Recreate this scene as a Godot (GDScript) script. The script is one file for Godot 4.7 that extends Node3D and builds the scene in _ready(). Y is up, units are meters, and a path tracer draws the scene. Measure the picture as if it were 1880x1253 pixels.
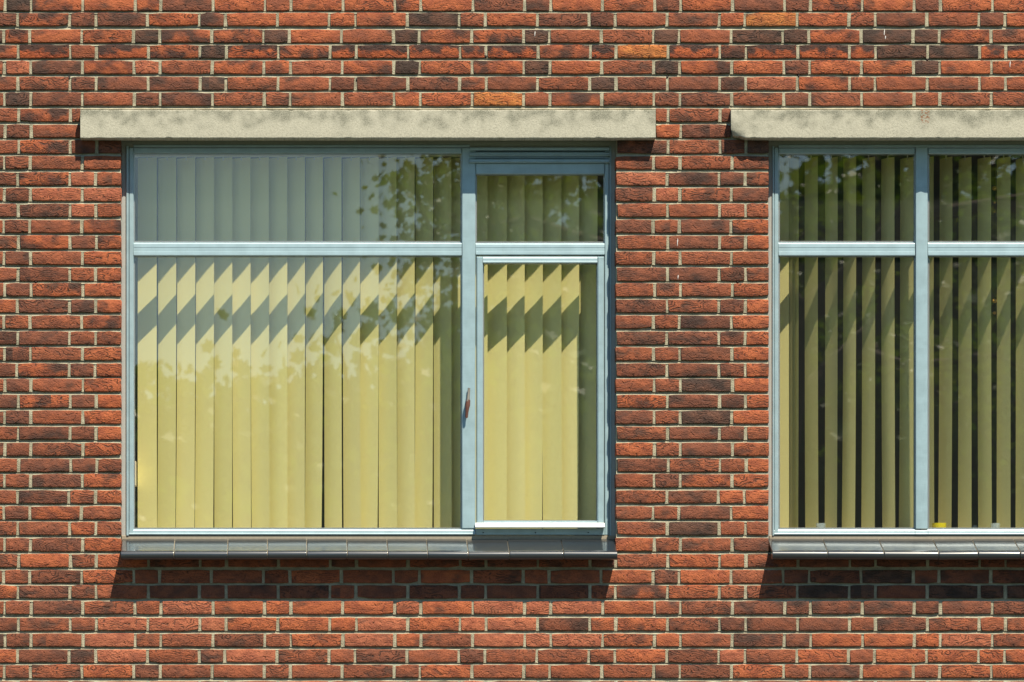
extends Node3D
# A sunlit brick facade with two wide windows, yellow vertical blinds behind the glass.
# Sizes were read off the photograph in its pixels (460 to the metre on the brick face, z = 0)
# and turned into metres by spot(), which puts a point at its own true depth.

const SCALE := 460.0
const MIDDLE_HEIGHT := 3.5
const EYE := Vector3(-0.957, 1.65, 20.0)
const FRAME_Z := -0.076
const WALL_Z := -0.0135
const SUN_TRAVEL := Vector3(-0.425, -1.60, -1.0)

var M := {}
var counts := {}
var rng := RandomNumberGenerator.new()

# ---------------------------------------------------------------- helpers
class Shape:
	var v := PackedVector3Array()
	var n := PackedVector3Array()
	var t := PackedVector2Array()
	var c := PackedColorArray()
	var i := PackedInt32Array()
	var colored := false

	func quad(a: Vector3, b: Vector3, d: Vector3, e: Vector3, uv := []) -> void:
		# corners run counter-clockwise as seen from outside
		var nn := (b - a).cross(d - a)
		if nn.length() < 1e-12:
			nn = (d - a).cross(e - a)
		nn = nn.normalized()
		var s := v.size()
		v.append_array([a, b, d, e])
		n.append_array([nn, nn, nn, nn])
		if uv.is_empty():
			t.append_array([Vector2(0, 1), Vector2(1, 1), Vector2(1, 0), Vector2(0, 0)])
		else:
			t.append_array(uv)
		c.append_array([Color.WHITE, Color.WHITE, Color.WHITE, Color.WHITE])
		i.append_array([s, s + 2, s + 1, s, s + 3, s + 2])

	func tri(a: Vector3, b: Vector3, d: Vector3) -> void:
		var nn := (b - a).cross(d - a).normalized()
		var s := v.size()
		v.append_array([a, b, d])
		n.append_array([nn, nn, nn])
		t.append_array([Vector2(0, 1), Vector2(1, 1), Vector2(1, 0)])
		c.append_array([Color.WHITE, Color.WHITE, Color.WHITE])
		i.append_array([s, s + 2, s + 1])

	# a box whose front edges (towards +z) are chamfered
	func box(lo: Vector3, hi: Vector3, k := 0.0015) -> void:
		k = minf(k, 0.3 * minf(hi.x - lo.x, minf(hi.y - lo.y, hi.z - lo.z)))
		var f := hi.z
		var m := hi.z - k
		var a := [Vector3(lo.x + k, lo.y + k, f), Vector3(hi.x - k, lo.y + k, f), Vector3(hi.x - k, hi.y - k, f), Vector3(lo.x + k, hi.y - k, f)]
		var b := [Vector3(lo.x, lo.y, m), Vector3(hi.x, lo.y, m), Vector3(hi.x, hi.y, m), Vector3(lo.x, hi.y, m)]
		var d := [Vector3(lo.x, lo.y, lo.z), Vector3(hi.x, lo.y, lo.z), Vector3(hi.x, hi.y, lo.z), Vector3(lo.x, hi.y, lo.z)]
		quad(a[0], a[1], a[2], a[3])
		for s in 4:
			var e := (s + 1) % 4
			quad(b[s], b[e], a[e], a[s])
			quad(d[s], d[e], b[e], b[s])
		quad(d[1], d[0], d[3], d[2])

	# a grid of points with smooth normals; rows x columns, front side to the viewer when
	# columns run right and rows run up
	func sheet(p: Array, rows: int, cols: int, flip := false) -> void:
		var s := v.size()
		for r in rows:
			for q in cols:
				var l: Vector3 = p[r * cols + maxi(q - 1, 0)]
				var ri: Vector3 = p[r * cols + mini(q + 1, cols - 1)]
				var dn: Vector3 = p[maxi(r - 1, 0) * cols + q]
				var u: Vector3 = p[mini(r + 1, rows - 1) * cols + q]
				var nn := (ri - l).cross(u - dn).normalized()
				v.append(p[r * cols + q])
				n.append(-nn if flip else nn)
				t.append(Vector2(float(q) / (cols - 1), 1.0 - float(r) / (rows - 1)))
				c.append(Color.WHITE)
		for r in rows - 1:
			for q in cols - 1:
				var a := s + r * cols + q
				var b := a + 1
				var d := a + cols + 1
				var e := a + cols
				if flip:
					i.append_array([a, b, d, a, d, e])
				else:
					i.append_array([a, d, b, a, e, d])

	# a tube along points with a radius at each
	func tube(p: Array, rad: Array, sides := 8, capped := true) -> void:
		var s := v.size()
		for k in p.size():
			var dir: Vector3 = (p[mini(k + 1, p.size() - 1)] - p[maxi(k - 1, 0)]).normalized()
			var up := Vector3.RIGHT if absf(dir.y) > 0.9 else Vector3.UP
			var a := dir.cross(up).normalized()
			var b := a.cross(dir).normalized()
			for q in sides:
				var g := TAU * q / sides
				var o := a * cos(g) + b * sin(g)
				v.append(p[k] + o * rad[k])
				n.append(o)
				t.append(Vector2(float(q) / sides, float(k)))
				c.append(Color.WHITE)
		for k in p.size() - 1:
			for q in sides:
				var a := s + k * sides + q
				var b := s + k * sides + (q + 1) % sides
				i.append_array([a, b, b + sides, a, b + sides, a + sides])
		if capped:
			for end in 2:
				var k: int = 0 if end == 0 else p.size() - 1
				var base := s + k * sides
				for q in range(1, sides - 1):
					if end == 0:
						i.append_array([base, base + q + 1, base + q])
					else:
						i.append_array([base, base + q, base + q + 1])

	# a solid of revolution about y: [radius, height] pairs, bottom outside to the end of the inside
	func lathe(at: Vector3, prof: Array, sides := 20) -> void:
		var p := []
		for k in prof:
			for q in sides + 1:
				var g := TAU * q / sides
				p.append(at + Vector3(cos(g) * k[0], k[1], -sin(g) * k[0]))
		sheet(p, prof.size(), sides + 1)

	func mesh(m: Material) -> ArrayMesh:
		var a := []
		a.resize(Mesh.ARRAY_MAX)
		a[Mesh.ARRAY_VERTEX] = v
		a[Mesh.ARRAY_NORMAL] = n
		a[Mesh.ARRAY_TEX_UV] = t
		if colored:
			a[Mesh.ARRAY_COLOR] = c
		a[Mesh.ARRAY_INDEX] = i
		var out := ArrayMesh.new()
		out.add_surface_from_arrays(Mesh.PRIMITIVE_TRIANGLES, a)
		out.surface_set_material(0, m)
		return out


func numbered(parent: Node, called: String) -> String:
	var key := str(parent.get_instance_id()) + called
	var k: int = counts.get(key, 0)
	counts[key] = k + 1
	return called if k == 0 else "%s_%03d" % [called, k]

func put(called: String, s: Shape, m: Material, parent: Node = self) -> MeshInstance3D:
	var o := MeshInstance3D.new()
	o.mesh = s.mesh(m)
	o.name = numbered(parent, called)
	parent.add_child(o, true)
	return o

func thing(called: String, label: String, category: String, group := "", kind := "") -> Node3D:
	var o := Node3D.new()
	o.name = numbered(self, called)
	add_child(o, true)
	tag(o, label, category, group, kind)
	return o

func tag(o: Node, label: String, category: String, group := "", kind := "") -> void:
	o.set_meta("label", label)
	o.set_meta("category", category)
	if group != "":
		o.set_meta("group", group)
	o.set_meta("kind", kind if kind != "" else "thing")

func spot(px: float, py: float, z := 0.0) -> Vector3:
	var k := (EYE.z - z) / EYE.z
	var x := (px - 940.0) / SCALE
	var y := MIDDLE_HEIGHT + (626.5 - py) / SCALE
	return Vector3(EYE.x + (x - EYE.x) * k, EYE.y + (y - EYE.y) * k, z)

func bar(s: Shape, x0: float, y0: float, x1: float, y1: float, front: float, back: float, k := 0.0015) -> void:
	var a := spot(x0, y1, front)
	var b := spot(x1, y0, front)
	s.box(Vector3(a.x, a.y, back), Vector3(b.x, b.y, front), k)

func bar_part(called: String, m: Material, parent: Node, x0: float, y0: float, x1: float, y1: float, front: float, back: float, k := 0.0015) -> MeshInstance3D:
	var s := Shape.new()
	bar(s, x0, y0, x1, y1, front, back, k)
	return put(called, s, m, parent)

func noise(sd: int, freq: float, octaves := 3, ridged := false, warp := 0.0) -> FastNoiseLite:
	var f := FastNoiseLite.new()
	f.seed = sd
	f.noise_type = FastNoiseLite.TYPE_SIMPLEX_SMOOTH
	f.frequency = freq
	f.fractal_octaves = octaves
	f.fractal_type = FastNoiseLite.FRACTAL_RIDGED if ridged else FastNoiseLite.FRACTAL_FBM
	if octaves == 1 and not ridged:
		f.fractal_type = FastNoiseLite.FRACTAL_NONE
	if warp > 0.0:
		f.domain_warp_enabled = true
		f.domain_warp_amplitude = warp
		f.domain_warp_frequency = freq * 0.6
	return f

# noise bytes of w x h, made at its own size and stretched
func grains(f: FastNoiseLite, w: int, h: int, w0 := 0, h0 := 0) -> PackedByteArray:
	var im := f.get_image(w0 if w0 > 0 else w, h0 if h0 > 0 else h)
	im.convert(Image.FORMAT_L8)
	if im.get_width() != w or im.get_height() != h:
		im.resize(w, h, Image.INTERPOLATE_CUBIC)
	return im.get_data()

func shown(r: float, g: float, b: float, k := 1.0) -> Color:
	# an sRGB colour scaled in linear light
	var l := Color(r / 255.0, g / 255.0, b / 255.0).srgb_to_linear()
	return Color(l.r * k, l.g * k, l.b * k)

func texture_from(data: PackedByteArray, w: int, h: int, fmt: int) -> ImageTexture:
	var im := Image.create_from_data(w, h, false, fmt, data)
	im.generate_mipmaps()
	return ImageTexture.create_from_image(im)

func plain(r: float, g: float, b: float, rough := 0.8) -> StandardMaterial3D:
	var m := StandardMaterial3D.new()
	m.albedo_color = Color(r, g, b).linear_to_srgb()
	m.roughness = rough
	return m

func smooth(a: float, b: float, x: float) -> float:
	return smoothstep(a, b, x)

# ---------------------------------------------------------------- materials
const BRICK_GAIN := 0.69
# kind -> base, second tone, dark tone, share of dark, scale of the dark patches
const FOLDS := [0.3, 0.95, 0.5, 1.1, 0.15, 0.75, 0.4, 0.9]
const KINDS := {
	"r": [[189, 106, 69], [165, 91, 63], [92, 66, 56], 0.18],
	"m": [[167, 96, 67], [144, 85, 63], [88, 66, 57], 0.24],
	"b": [[144, 87, 65], [122, 77, 61], [80, 62, 55], 0.30],
	"d": [[116, 81, 66], [98, 72, 62], [72, 60, 54], 0.4],
	"s": [[190, 113, 82], [168, 97, 72], [118, 80, 66], 0.12],
	"o": [[206, 130, 72], [188, 110, 64], [116, 78, 60], 0.2],
	"p": [[183, 101, 65], [152, 85, 61], [72, 58, 53], 0.42],
	"k": [[186, 98, 60], [156, 82, 56], [64, 55, 52], 0.3],
}

func make_materials() -> void:
	# --- clay: eight rows of fired faces side by side in each sheet, 0.8 m long and one brick high
	var W := 1024
	var H := 512
	var sweep := grains(noise(11, 0.0100, 2, false, 22.0), W, H, 430, 512)
	var sweep2 := grains(noise(12, 0.0130, 2, false, 18.0), W, H, 460, 512)
	var where := grains(noise(13, 0.022, 3, false, 15.0), W, H, 380, 512)
	var where2 := grains(noise(17, 0.026, 3, false, 15.0), W, H, 520, 512)
	var lumps := grains(noise(14, 0.030, 4), W, H, 600, 512)
	var fine := grains(noise(15, 0.16, 3), W, H, 700, 512)
	var pits := grains(noise(16, 0.05, 1), W, H, 700, 512)
	var relief := PackedByteArray()
	relief.resize(W * H)
	var crack := PackedFloat32Array()
	crack.resize(W * H)
	for k in W * H:
		var yy := float(k / W)
		# folds of the clay as it was thrown into the mould: sweeping lines, broken up
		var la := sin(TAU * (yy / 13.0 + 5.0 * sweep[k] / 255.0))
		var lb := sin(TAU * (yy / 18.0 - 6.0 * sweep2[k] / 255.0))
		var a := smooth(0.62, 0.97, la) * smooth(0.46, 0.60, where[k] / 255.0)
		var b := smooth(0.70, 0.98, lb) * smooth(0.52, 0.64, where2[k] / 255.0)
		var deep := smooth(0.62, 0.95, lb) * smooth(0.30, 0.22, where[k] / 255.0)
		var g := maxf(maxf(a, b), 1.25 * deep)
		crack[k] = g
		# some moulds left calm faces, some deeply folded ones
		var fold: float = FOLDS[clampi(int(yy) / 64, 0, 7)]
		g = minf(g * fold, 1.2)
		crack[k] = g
		var hgt := 0.66 + 0.34 * (lumps[k] / 255.0 - 0.5) + 0.20 * (fine[k] / 255.0 - 0.5) + 0.04 * fold * la - 0.5 * g - 0.3 * smooth(0.84, 0.93, pits[k] / 255.0)
		relief[k] = int(clampf(hgt, 0.0, 1.0) * 255.0)
	var relief_tex := texture_from(relief, W, H, Image.FORMAT_L8)
	var w := 512
	var h := 256
	var patch := grains(noise(21, 0.016, 5, false, 16.0), w, h, 300, 256)
	var patch2 := grains(noise(22, 0.035, 5), w, h, 300, 256)
	var speck := grains(noise(23, 0.26, 3), w, h, 400, 256)
	var names := KINDS.keys()
	for q in names.size():
		var kd: Array = KINDS[names[q]]
		var base := shown(kd[0][0], kd[0][1], kd[0][2], BRICK_GAIN)
		var second := shown(kd[1][0], kd[1][1], kd[1][2], BRICK_GAIN)
		var dark := shown(kd[2][0], kd[2][1], kd[2][2], BRICK_GAIN)
		var share: float = kd[3]
		var px := PackedByteArray()
		px.resize(w * h * 3)
		for y in h:
			for x in w:
				var k := y * w + x
				var sh := ((y + 37 * q) % h) * w + (x + 61 * q) % w
				var sp := speck[k] / 255.0
				var two := smooth(0.30, 0.70, patch2[sh] / 255.0)
				var pa := patch[sh] / 255.0 + 0.34 * (sp - 0.5)
				var dk := smooth(1.0 - share - 0.22, 1.0 - share + 0.22, pa)
				if names[q] == "k":
					var up := 1.0 - float(y % 32) / 31.0   # sooty upper half, ragged edge
					dk = smooth(0.36, 0.70, up + 0.9 * (patch2[sh] / 255.0 - 0.5) + 0.3 * (sp - 0.5))
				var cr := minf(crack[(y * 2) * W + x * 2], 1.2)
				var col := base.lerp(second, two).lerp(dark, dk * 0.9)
				col = col.lerp(dark, cr * 0.8)  # darker folds: dirt, and partly their shade put into the colour
				var f := 0.66 + 0.68 * sp
				col = Color(minf(col.r * f, 1.0), minf(col.g * f, 1.0), minf(col.b * f, 1.0)).linear_to_srgb()
				px[k * 3] = int(col.r * 255.0)
				px[k * 3 + 1] = int(col.g * 255.0)
				px[k * 3 + 2] = int(col.b * 255.0)
		var m := StandardMaterial3D.new()
		m.resource_name = "fired clay " + str(names[q])
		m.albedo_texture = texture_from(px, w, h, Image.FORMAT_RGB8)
		m.roughness = 0.86
		m.metallic_specular = 0.35
		m.vertex_color_use_as_albedo = true
		m.heightmap_enabled = true
		m.heightmap_texture = relief_tex
		m.heightmap_scale = 0.7
		M["clay_" + names[q]] = m

	# --- mortar
	var mw := 512
	var mn := grains(noise(31, 0.02, 4), mw, mw)
	var mf := grains(noise(32, 0.2, 2), mw, mw)
	var mp := PackedByteArray()
	mp.resize(mw * mw * 3)
	var mh := PackedByteArray()
	mh.resize(mw * mw)
	for k in mw * mw:
		var f := 0.42 + 0.66 * (mn[k] / 255.0) + 0.44 * (mf[k] / 255.0)
		var col := shown(198, 192, 166, 0.58 * f).linear_to_srgb()
		mp[k * 3] = int(col.r * 255.0)
		mp[k * 3 + 1] = int(col.g * 255.0)
		mp[k * 3 + 2] = int(col.b * 255.0)
		mh[k] = int(clampf(0.5 * mf[k] / 255.0 + 0.5 * mn[k] / 255.0, 0, 1) * 255)
	var mm := StandardMaterial3D.new()
	mm.resource_name = "sandy mortar"
	mm.albedo_texture = texture_from(mp, mw, mw, Image.FORMAT_RGB8)
	mm.roughness = 0.95
	mm.metallic_specular = 0.2
	mm.uv1_triplanar = true
	mm.uv1_world_triplanar = true
	mm.uv1_scale = Vector3(1.7, 1.7, 1.7)
	mm.heightmap_enabled = true
	mm.heightmap_texture = texture_from(mh, mw, mw, Image.FORMAT_L8)
	mm.heightmap_scale = 0.4
	M.mortar = mm

	# --- weathered concrete of the lintels: pale, gritty, dark growth creeping down from the top edge
	for which in 2:
		var lw := 2048
		var lh := 112
		var g1 := grains(noise(41 + which * 7, 0.012, 4), lw, lh)
		var g2 := grains(noise(42 + which * 7, 0.35, 2), lw, lh)
		var g3 := grains(noise(43 + which * 7, 0.09, 3), lw, lh)
		var g4 := grains(noise(44 + which * 7, 0.16, 1), lw, lh)
		var lp := PackedByteArray()
		lp.resize(lw * lh * 3)
		var lr := PackedByteArray()
		lr.resize(lw * lh)
		for y in lh:
			for x in lw:
				var k := y * lw + x
				var up := 1.0 - float(y) / lh
				var grit := g2[k] / 255.0
				var f := 0.52 + 0.60 * grit + 0.30 * (g3[k] / 255.0) - 0.45 * smooth(0.86, 0.95, g4[k] / 255.0)
				var col := shown(208, 204, 184, 0.68 * f)
				var grow := smooth(0.70, 1.22, 0.55 * up + 0.62 * g1[k] / 255.0 + 0.28 * g3[k] / 255.0 + 0.6 * (grit - 0.5))
				col = col.lerp(shown(98, 100, 86, 0.8), grow * (0.25 + 0.75 * smooth(0.3, 0.7, grit)))
				if which == 1 and absf(x - 690.0) < 16 and y < 52:
					col = col.lerp(shown(140, 84, 48, 0.8), 0.75 * smooth(0.45, 0.7, g3[k] / 255.0))
				col = col.linear_to_srgb()
				lp[k * 3] = int(minf(col.r, 1.0) * 255.0)
				lp[k * 3 + 1] = int(minf(col.g, 1.0) * 255.0)
				lp[k * 3 + 2] = int(minf(col.b, 1.0) * 255.0)
				lr[k] = int(clampf(0.7 * grit + 0.3 * g3[k] / 255.0, 0, 1) * 255)
		var lm := StandardMaterial3D.new()
		lm.resource_name = "weathered concrete"
		lm.albedo_texture = texture_from(lp, lw, lh, Image.FORMAT_RGB8)
		lm.roughness = 0.95
		lm.metallic_specular = 0.25
		lm.heightmap_enabled = true
		lm.heightmap_texture = texture_from(lr, lw, lh, Image.FORMAT_L8)
		lm.heightmap_scale = 0.16
		M["concrete_%d" % which] = lm

	# --- pale blue paint on the frames: fine brushing, slight chalking
	var fw := 512
	var fa := grains(noise(51, 0.012, 4), fw, fw)
	var fb := grains(noise(52, 0.25, 1), fw, fw, 512, 24)
	var fc := grains(noise(54, 0.25, 1), fw, fw, 24, 512)
	var fp := PackedByteArray()
	fp.resize(fw * fw * 3)
	for k in fw * fw:
		var f := 0.88 + 0.20 * (fa[k] / 255.0) + 0.06 * (fb[k] / 255.0 - 0.5) + 0.06 * (fc[k] / 255.0 - 0.5)
		var col := shown(171, 199, 208, 0.69 * f).linear_to_srgb()
		fp[k * 3] = int(col.r * 255.0)
		fp[k * 3 + 1] = int(col.g * 255.0)
		fp[k * 3 + 2] = int(col.b * 255.0)
	var fm := StandardMaterial3D.new()
	fm.resource_name = "pale blue paint"
	fm.albedo_texture = texture_from(fp, fw, fw, Image.FORMAT_RGB8)
	fm.uv1_triplanar = true
	fm.uv1_world_triplanar = true
	fm.uv1_scale = Vector3(2.3, 2.3, 2.3)
	fm.roughness = 0.34
	fm.metallic = 0.06
	fm.metallic_specular = 0.6
	M.paint = fm
	M.sunlit_paint = plain(0.80, 0.82, 0.80, 0.4)  # drip bar colour, whitened to stand for full sunlight
	M.sealant = mottled(56, [188, 192, 188], 0.62, 0.25, 9.0, 0.7)
	M.cement = mottled(57, [178, 168, 148], 0.6, 0.4, 8.0, 0.9)
	M.gap = plain(0.03, 0.035, 0.035, 0.8)
	M.spacer = plain(0.32, 0.33, 0.33, 0.4)
	M.spacer.metallic = 0.6

	# --- glazed sill tiles
	for q in 3:
		var tm := mottled(61 + q, [[62, 66, 70], [56, 62, 68], [66, 68, 70]][q], 0.45, 0.4, 6.0, 0.3)
		tm.clearcoat_enabled = true
		tm.clearcoat = 1.0
		tm.clearcoat_roughness = 0.12
		M["glaze_%d" % q] = tm

	# --- rust of the latch
	M.rust = mottled(66, [112, 70, 58], 0.62, 0.7, 60.0, 0.85)
	M.old_steel = mottled(67, [120, 116, 108], 0.8, 0.5, 60.0, 0.6)

	M.stub = plain(0.025, 0.02, 0.018, 0.9)  # near-black, paints the shade inside small wall holes
	M.lime = plain(0.6, 0.58, 0.55, 0.9)

	# --- yellow slats
	for q in 3:
		var sm := StandardMaterial3D.new()
		sm.resource_name = "yellow slat"
		sm.albedo_color = Color([0.83, 0.80, 0.85][q], [0.77, 0.745, 0.785][q], [0.33, 0.315, 0.345][q]).linear_to_srgb()
		sm.roughness = 0.55
		sm.metallic_specular = 0.4
		sm.backlight_enabled = true
		sm.backlight = Color(0.22, 0.19, 0.07)
		M["slat_%d" % q] = sm
	M.rail = plain(0.62, 0.60, 0.55, 0.5)
	M.chain = plain(0.8, 0.8, 0.76, 0.4)

	var gl := StandardMaterial3D.new()
	gl.resource_name = "window glass"
	gl.transparency = BaseMaterial3D.TRANSPARENCY_ALPHA
	gl.albedo_color = Color(0.86, 0.9, 0.88, 0.006)
	gl.roughness = 0.0
	gl.metallic_specular = 0.5
	M.glass = gl
	var gi: StandardMaterial3D = gl.duplicate()
	gi.albedo_color = Color(0.86, 0.9, 0.88, 0.0)
	M.inner_glass = gi
	var yg := StandardMaterial3D.new()
	yg.resource_name = "yellow glass"
	yg.transparency = BaseMaterial3D.TRANSPARENCY_ALPHA
	yg.albedo_color = Color(0.92, 0.86, 0.12, 0.62)
	yg.roughness = 0.08
	M.yellow_glass = yg
	var cg := StandardMaterial3D.new()
	cg.resource_name = "clear glass"
	cg.transparency = BaseMaterial3D.TRANSPARENCY_ALPHA
	cg.albedo_color = Color(0.8, 0.86, 0.84, 0.22)
	cg.roughness = 0.05
	M.clear_glass = cg

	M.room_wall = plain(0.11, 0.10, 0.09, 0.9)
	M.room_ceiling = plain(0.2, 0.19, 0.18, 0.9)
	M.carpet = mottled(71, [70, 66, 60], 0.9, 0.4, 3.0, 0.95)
	M.board = plain(0.55, 0.54, 0.50, 0.5)
	M.cream = plain(0.66, 0.58, 0.40, 0.7)
	M.amber = plain(0.55, 0.30, 0.06, 0.3)
	M.dark_thread = plain(0.05, 0.04, 0.03, 0.8)
	M.grass = mottled(72, [74, 84, 46], 0.75, 0.6, 0.7, 0.95)
	M.paving = mottled(73, [84, 82, 80], 0.7, 0.35, 1.4, 0.9)
	M.bark = mottled(74, [96, 82, 66], 0.8, 0.5, 4.0, 0.95)
	M.leaf = leaf_material(Color(0.090, 0.160, 0.024), 1.0)

func leaf_material(col: Color, through: float) -> StandardMaterial3D:
	var m := StandardMaterial3D.new()
	m.albedo_color = col.linear_to_srgb()
	m.roughness = 0.5
	m.vertex_color_use_as_albedo = true
	m.cull_mode = BaseMaterial3D.CULL_DISABLED
	m.backlight_enabled = true
	m.backlight = Color(through, through, through * 0.35)
	return m

func mottled(sd: int, rgb: Array, gain: float, depth: float, scale: float, rough: float) -> StandardMaterial3D:
	var w := 256
	var a := grains(noise(sd, 0.03, 4), w, w)
	var b := grains(noise(sd + 500, 0.2, 2), w, w)
	var p := PackedByteArray()
	p.resize(w * w * 3)
	for k in w * w:
		var f := 1.0 + depth * (0.6 * (a[k] / 255.0 - 0.5) + 0.5 * (b[k] / 255.0 - 0.5))
		var col := shown(rgb[0], rgb[1], rgb[2], gain * f).linear_to_srgb()
		p[k * 3] = int(clampf(col.r, 0, 1) * 255.0)
		p[k * 3 + 1] = int(clampf(col.g, 0, 1) * 255.0)
		p[k * 3 + 2] = int(clampf(col.b, 0, 1) * 255.0)
	var m := StandardMaterial3D.new()
	m.albedo_texture = texture_from(p, w, w, Image.FORMAT_RGB8)
	m.uv1_triplanar = true
	m.uv1_world_triplanar = true
	m.uv1_scale = Vector3(scale, scale, scale)
	m.roughness = rough
	return m

# ---------------------------------------------------------------- the brick wall
# A brick face, edges rounded and a little uneven, set into the mortar; 48 triangles.
func brick_into(s: Shape, at: Vector3, w: float, h: float, deep_left: bool, deep_right: bool, depth := 0.016) -> void:
	var nx := 4
	var strip := rng.randi_range(0, 7)
	var u0 := rng.randf()
	var tone := rng.randf_range(0.86, 1.14)
	var warm := rng.randf_range(-0.04, 0.04)
	var col := Color(clampf(tone + warm, 0, 1.3), tone, clampf(tone - warm, 0, 1.3))
	var proud := rng.randf_range(-0.0012, 0.0014)
	var tilt_x := rng.randf_range(-0.0010, 0.0010)
	var tilt_y := rng.randf_range(-0.0010, 0.0010)
	var k := rng.randf_range(0.0022, 0.0036)
	var base := s.v.size()
	var ring := []
	for q in nx + 1:
		ring.append(Vector2(-0.5 + float(q) / nx, -0.5))
	for q in nx + 1:
		ring.append(Vector2(0.5 - float(q) / nx, 0.5))
	var num := ring.size()
	var outs := []
	for q in num:
		var r: Vector2 = ring[q]
		var corner := q == 0 or q == nx or q == nx + 1 or q == num - 1
		var jx := rng.randf_range(-0.0008, 0.0008) if corner else rng.randf_range(-0.006, 0.006)
		var jy := rng.randf_range(-0.0015, 0.0011)
		if corner:
			jx -= signf(r.x) * rng.randf_range(0.0, 0.0022)
			jy -= signf(r.y) * (rng.randf_range(0.0004, 0.0022) + (rng.randf_range(0.0, 0.005) if rng.randf() < 0.12 else 0.0))
		var p := Vector2(r.x * w + jx, r.y * h + jy)
		outs.append(p)
	for layer in 3:
		for q in num:
			var r: Vector2 = ring[q]
			var p: Vector2 = outs[q]
			var corner := q == 0 or q == nx or q == nx + 1 or q == num - 1
			var od := Vector2(signf(r.x) if corner else 0.0, signf(r.y)).normalized()
			var z := proud + tilt_x * r.x * 2.0 + tilt_y * r.y * 2.0
			var nn := Vector3(0, 0, 1)
			if layer == 0:
				p -= Vector2(od.x * k * 1.2, od.y * k * 1.2)
				z += rng.randf_range(-0.0007, 0.0007)
				nn = Vector3(od.x * 0.18 - tilt_x * 4.0 / w, od.y * 0.18, 1.0).normalized()
			elif layer == 1:
				z -= k
				nn = Vector3(od.x, od.y, 0.75).normalized()
			else:
				var d := depth
				if (r.x < -0.4 and deep_left) or (r.x > 0.4 and deep_right):
					d = 0.095
				z = -d
				nn = Vector3(od.x, od.y, 0.0)
				if corner and ((r.x < 0 and deep_left) or (r.x > 0 and deep_right)):
					nn = Vector3(signf(r.x), 0, 0)
			s.v.append(at + Vector3(p.x, p.y, z))
			s.n.append(nn)
			s.t.append(Vector2(u0 + (p.x + w * 0.5) / 0.8, (strip + 0.5 - 0.45 * clampf(p.y / (h * 0.5), -1, 1)) / 8.0))
			s.c.append(col)
	for q in nx:
		var a := base + q
		var b := base + q + 1
		var d := base + num - 2 - q
		var e := base + num - 1 - q
		s.i.append_array([a, d, b, a, e, d])
	for layer in 2:
		for q in num:
			var q2 := (q + 1) % num
			var a := base + (layer + 1) * num + q
			var b := base + (layer + 1) * num + q2
			var d := base + layer * num + q2
			var e := base + layer * num + q
			s.i.append_array([a, d, b, a, e, d])

# a bed joint: struck back under the upper brick, its lower lip nearly flush and ragged
var lip_noise := FastNoiseLite.new()
func bed_joint(s: Shape, x0: float, x1: float, y0: float, y1: float) -> void:
	lip_noise.noise_type = FastNoiseLite.TYPE_SIMPLEX_SMOOTH
	lip_noise.frequency = 0.045
	lip_noise.fractal_octaves = 3
	var num := maxi(2, int((x1 - x0) / 9.0))
	var pts := []
	for r in 4:
		for q in num + 1:
			var x := lerpf(x0, x1, float(q) / num)
			var a := lip_noise.get_noise_2d(x, y0 * 7.0)
			var b := lip_noise.get_noise_2d(x * 2.3 + 300.0, y0 * 5.0)
			var y: float = [y1 + 1.4, y1 - 0.6 + 1.4 * a, y1 - 1.8 + 1.6 * b, y0 - 1.5][r]
			var z: float = [-0.0050 + 0.0026 * b, -0.0062 + 0.0028 * a, -0.0108 + 0.0022 * b, -0.0125][r]
			pts.append(spot(x, y, 0.0) + Vector3(0, 0, z))
	s.sheet(pts, 4, num + 1)

# an upright joint between two bricks
func perpend(s: Shape, x: float, y: float) -> void:
	var z := -0.0052 + rng.randf_range(-0.0022, 0.0014)
	var h := JOINT * 0.5 + 1.3
	var pts := []
	for r in 3:
		for q in 3:
			var p := spot(x + (q - 1) * h, y + 24.6 - r * 12.6, 0.0)
			p.z = z - 0.0016 * absf(q - 1) + rng.randf_range(-0.0006, 0.0006)
			pts.append(p)
	s.sheet(pts, 3, 3)
	var a: Vector3 = pts[0]
	var b: Vector3 = pts[2]
	s.quad(Vector3(a.x, a.y, WALL_Z), Vector3(b.x, b.y, WALL_Z), b, a)

# tones of the bricks course by course, as they are in the photograph
const TOP := [
	"mdprpbrmrrprbbrrbrbbprbrr", "bpbbrbrrrrdmrbbmmrormbmbr", "dprrdppdrmdppdmmdmddpddpm", "pkmkpdkpkkkkkpkokpkkkddkk",
	"msbpsmprspdrpdrmdprbrrdrr", "mmbbbdmmbbbmbmdbbbspmmmmm", "mdbmbbmmmmrrompmbbmbmmmmm"]
const LEFT := ["mpm", "bbm", "mpbb", "bmmm", "bpsm", "mbss", "bbsm", "rbmp", "mpbp", "mbmr", "mbmp", "mbpr", "pbbr", "mmmp", "bbmm", "mbmr", "bpbr", "mbmr", "bpbr", "bbmr", "mbbr", "bbmr", "mbbm", "mmbr", "mbmr", "rbpm", "mmrm", "mmbr"]
const PIER := ["mmb", "rb", "bmbd", "mmmm", "sbbm", "bsmb", "mmsm", "bmbp", "mbmr", "mmmm", "bbmm", "mmmr", "bmbr", "mmbr", "bbbr", "mmbr", "bbbr", "mmdr", "pbbr", "bmdr", "mbbm", "rmbr", "bmmr", "mbpr", "mbrr", "mmbr", "mdmm", "rmmb"]
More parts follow.
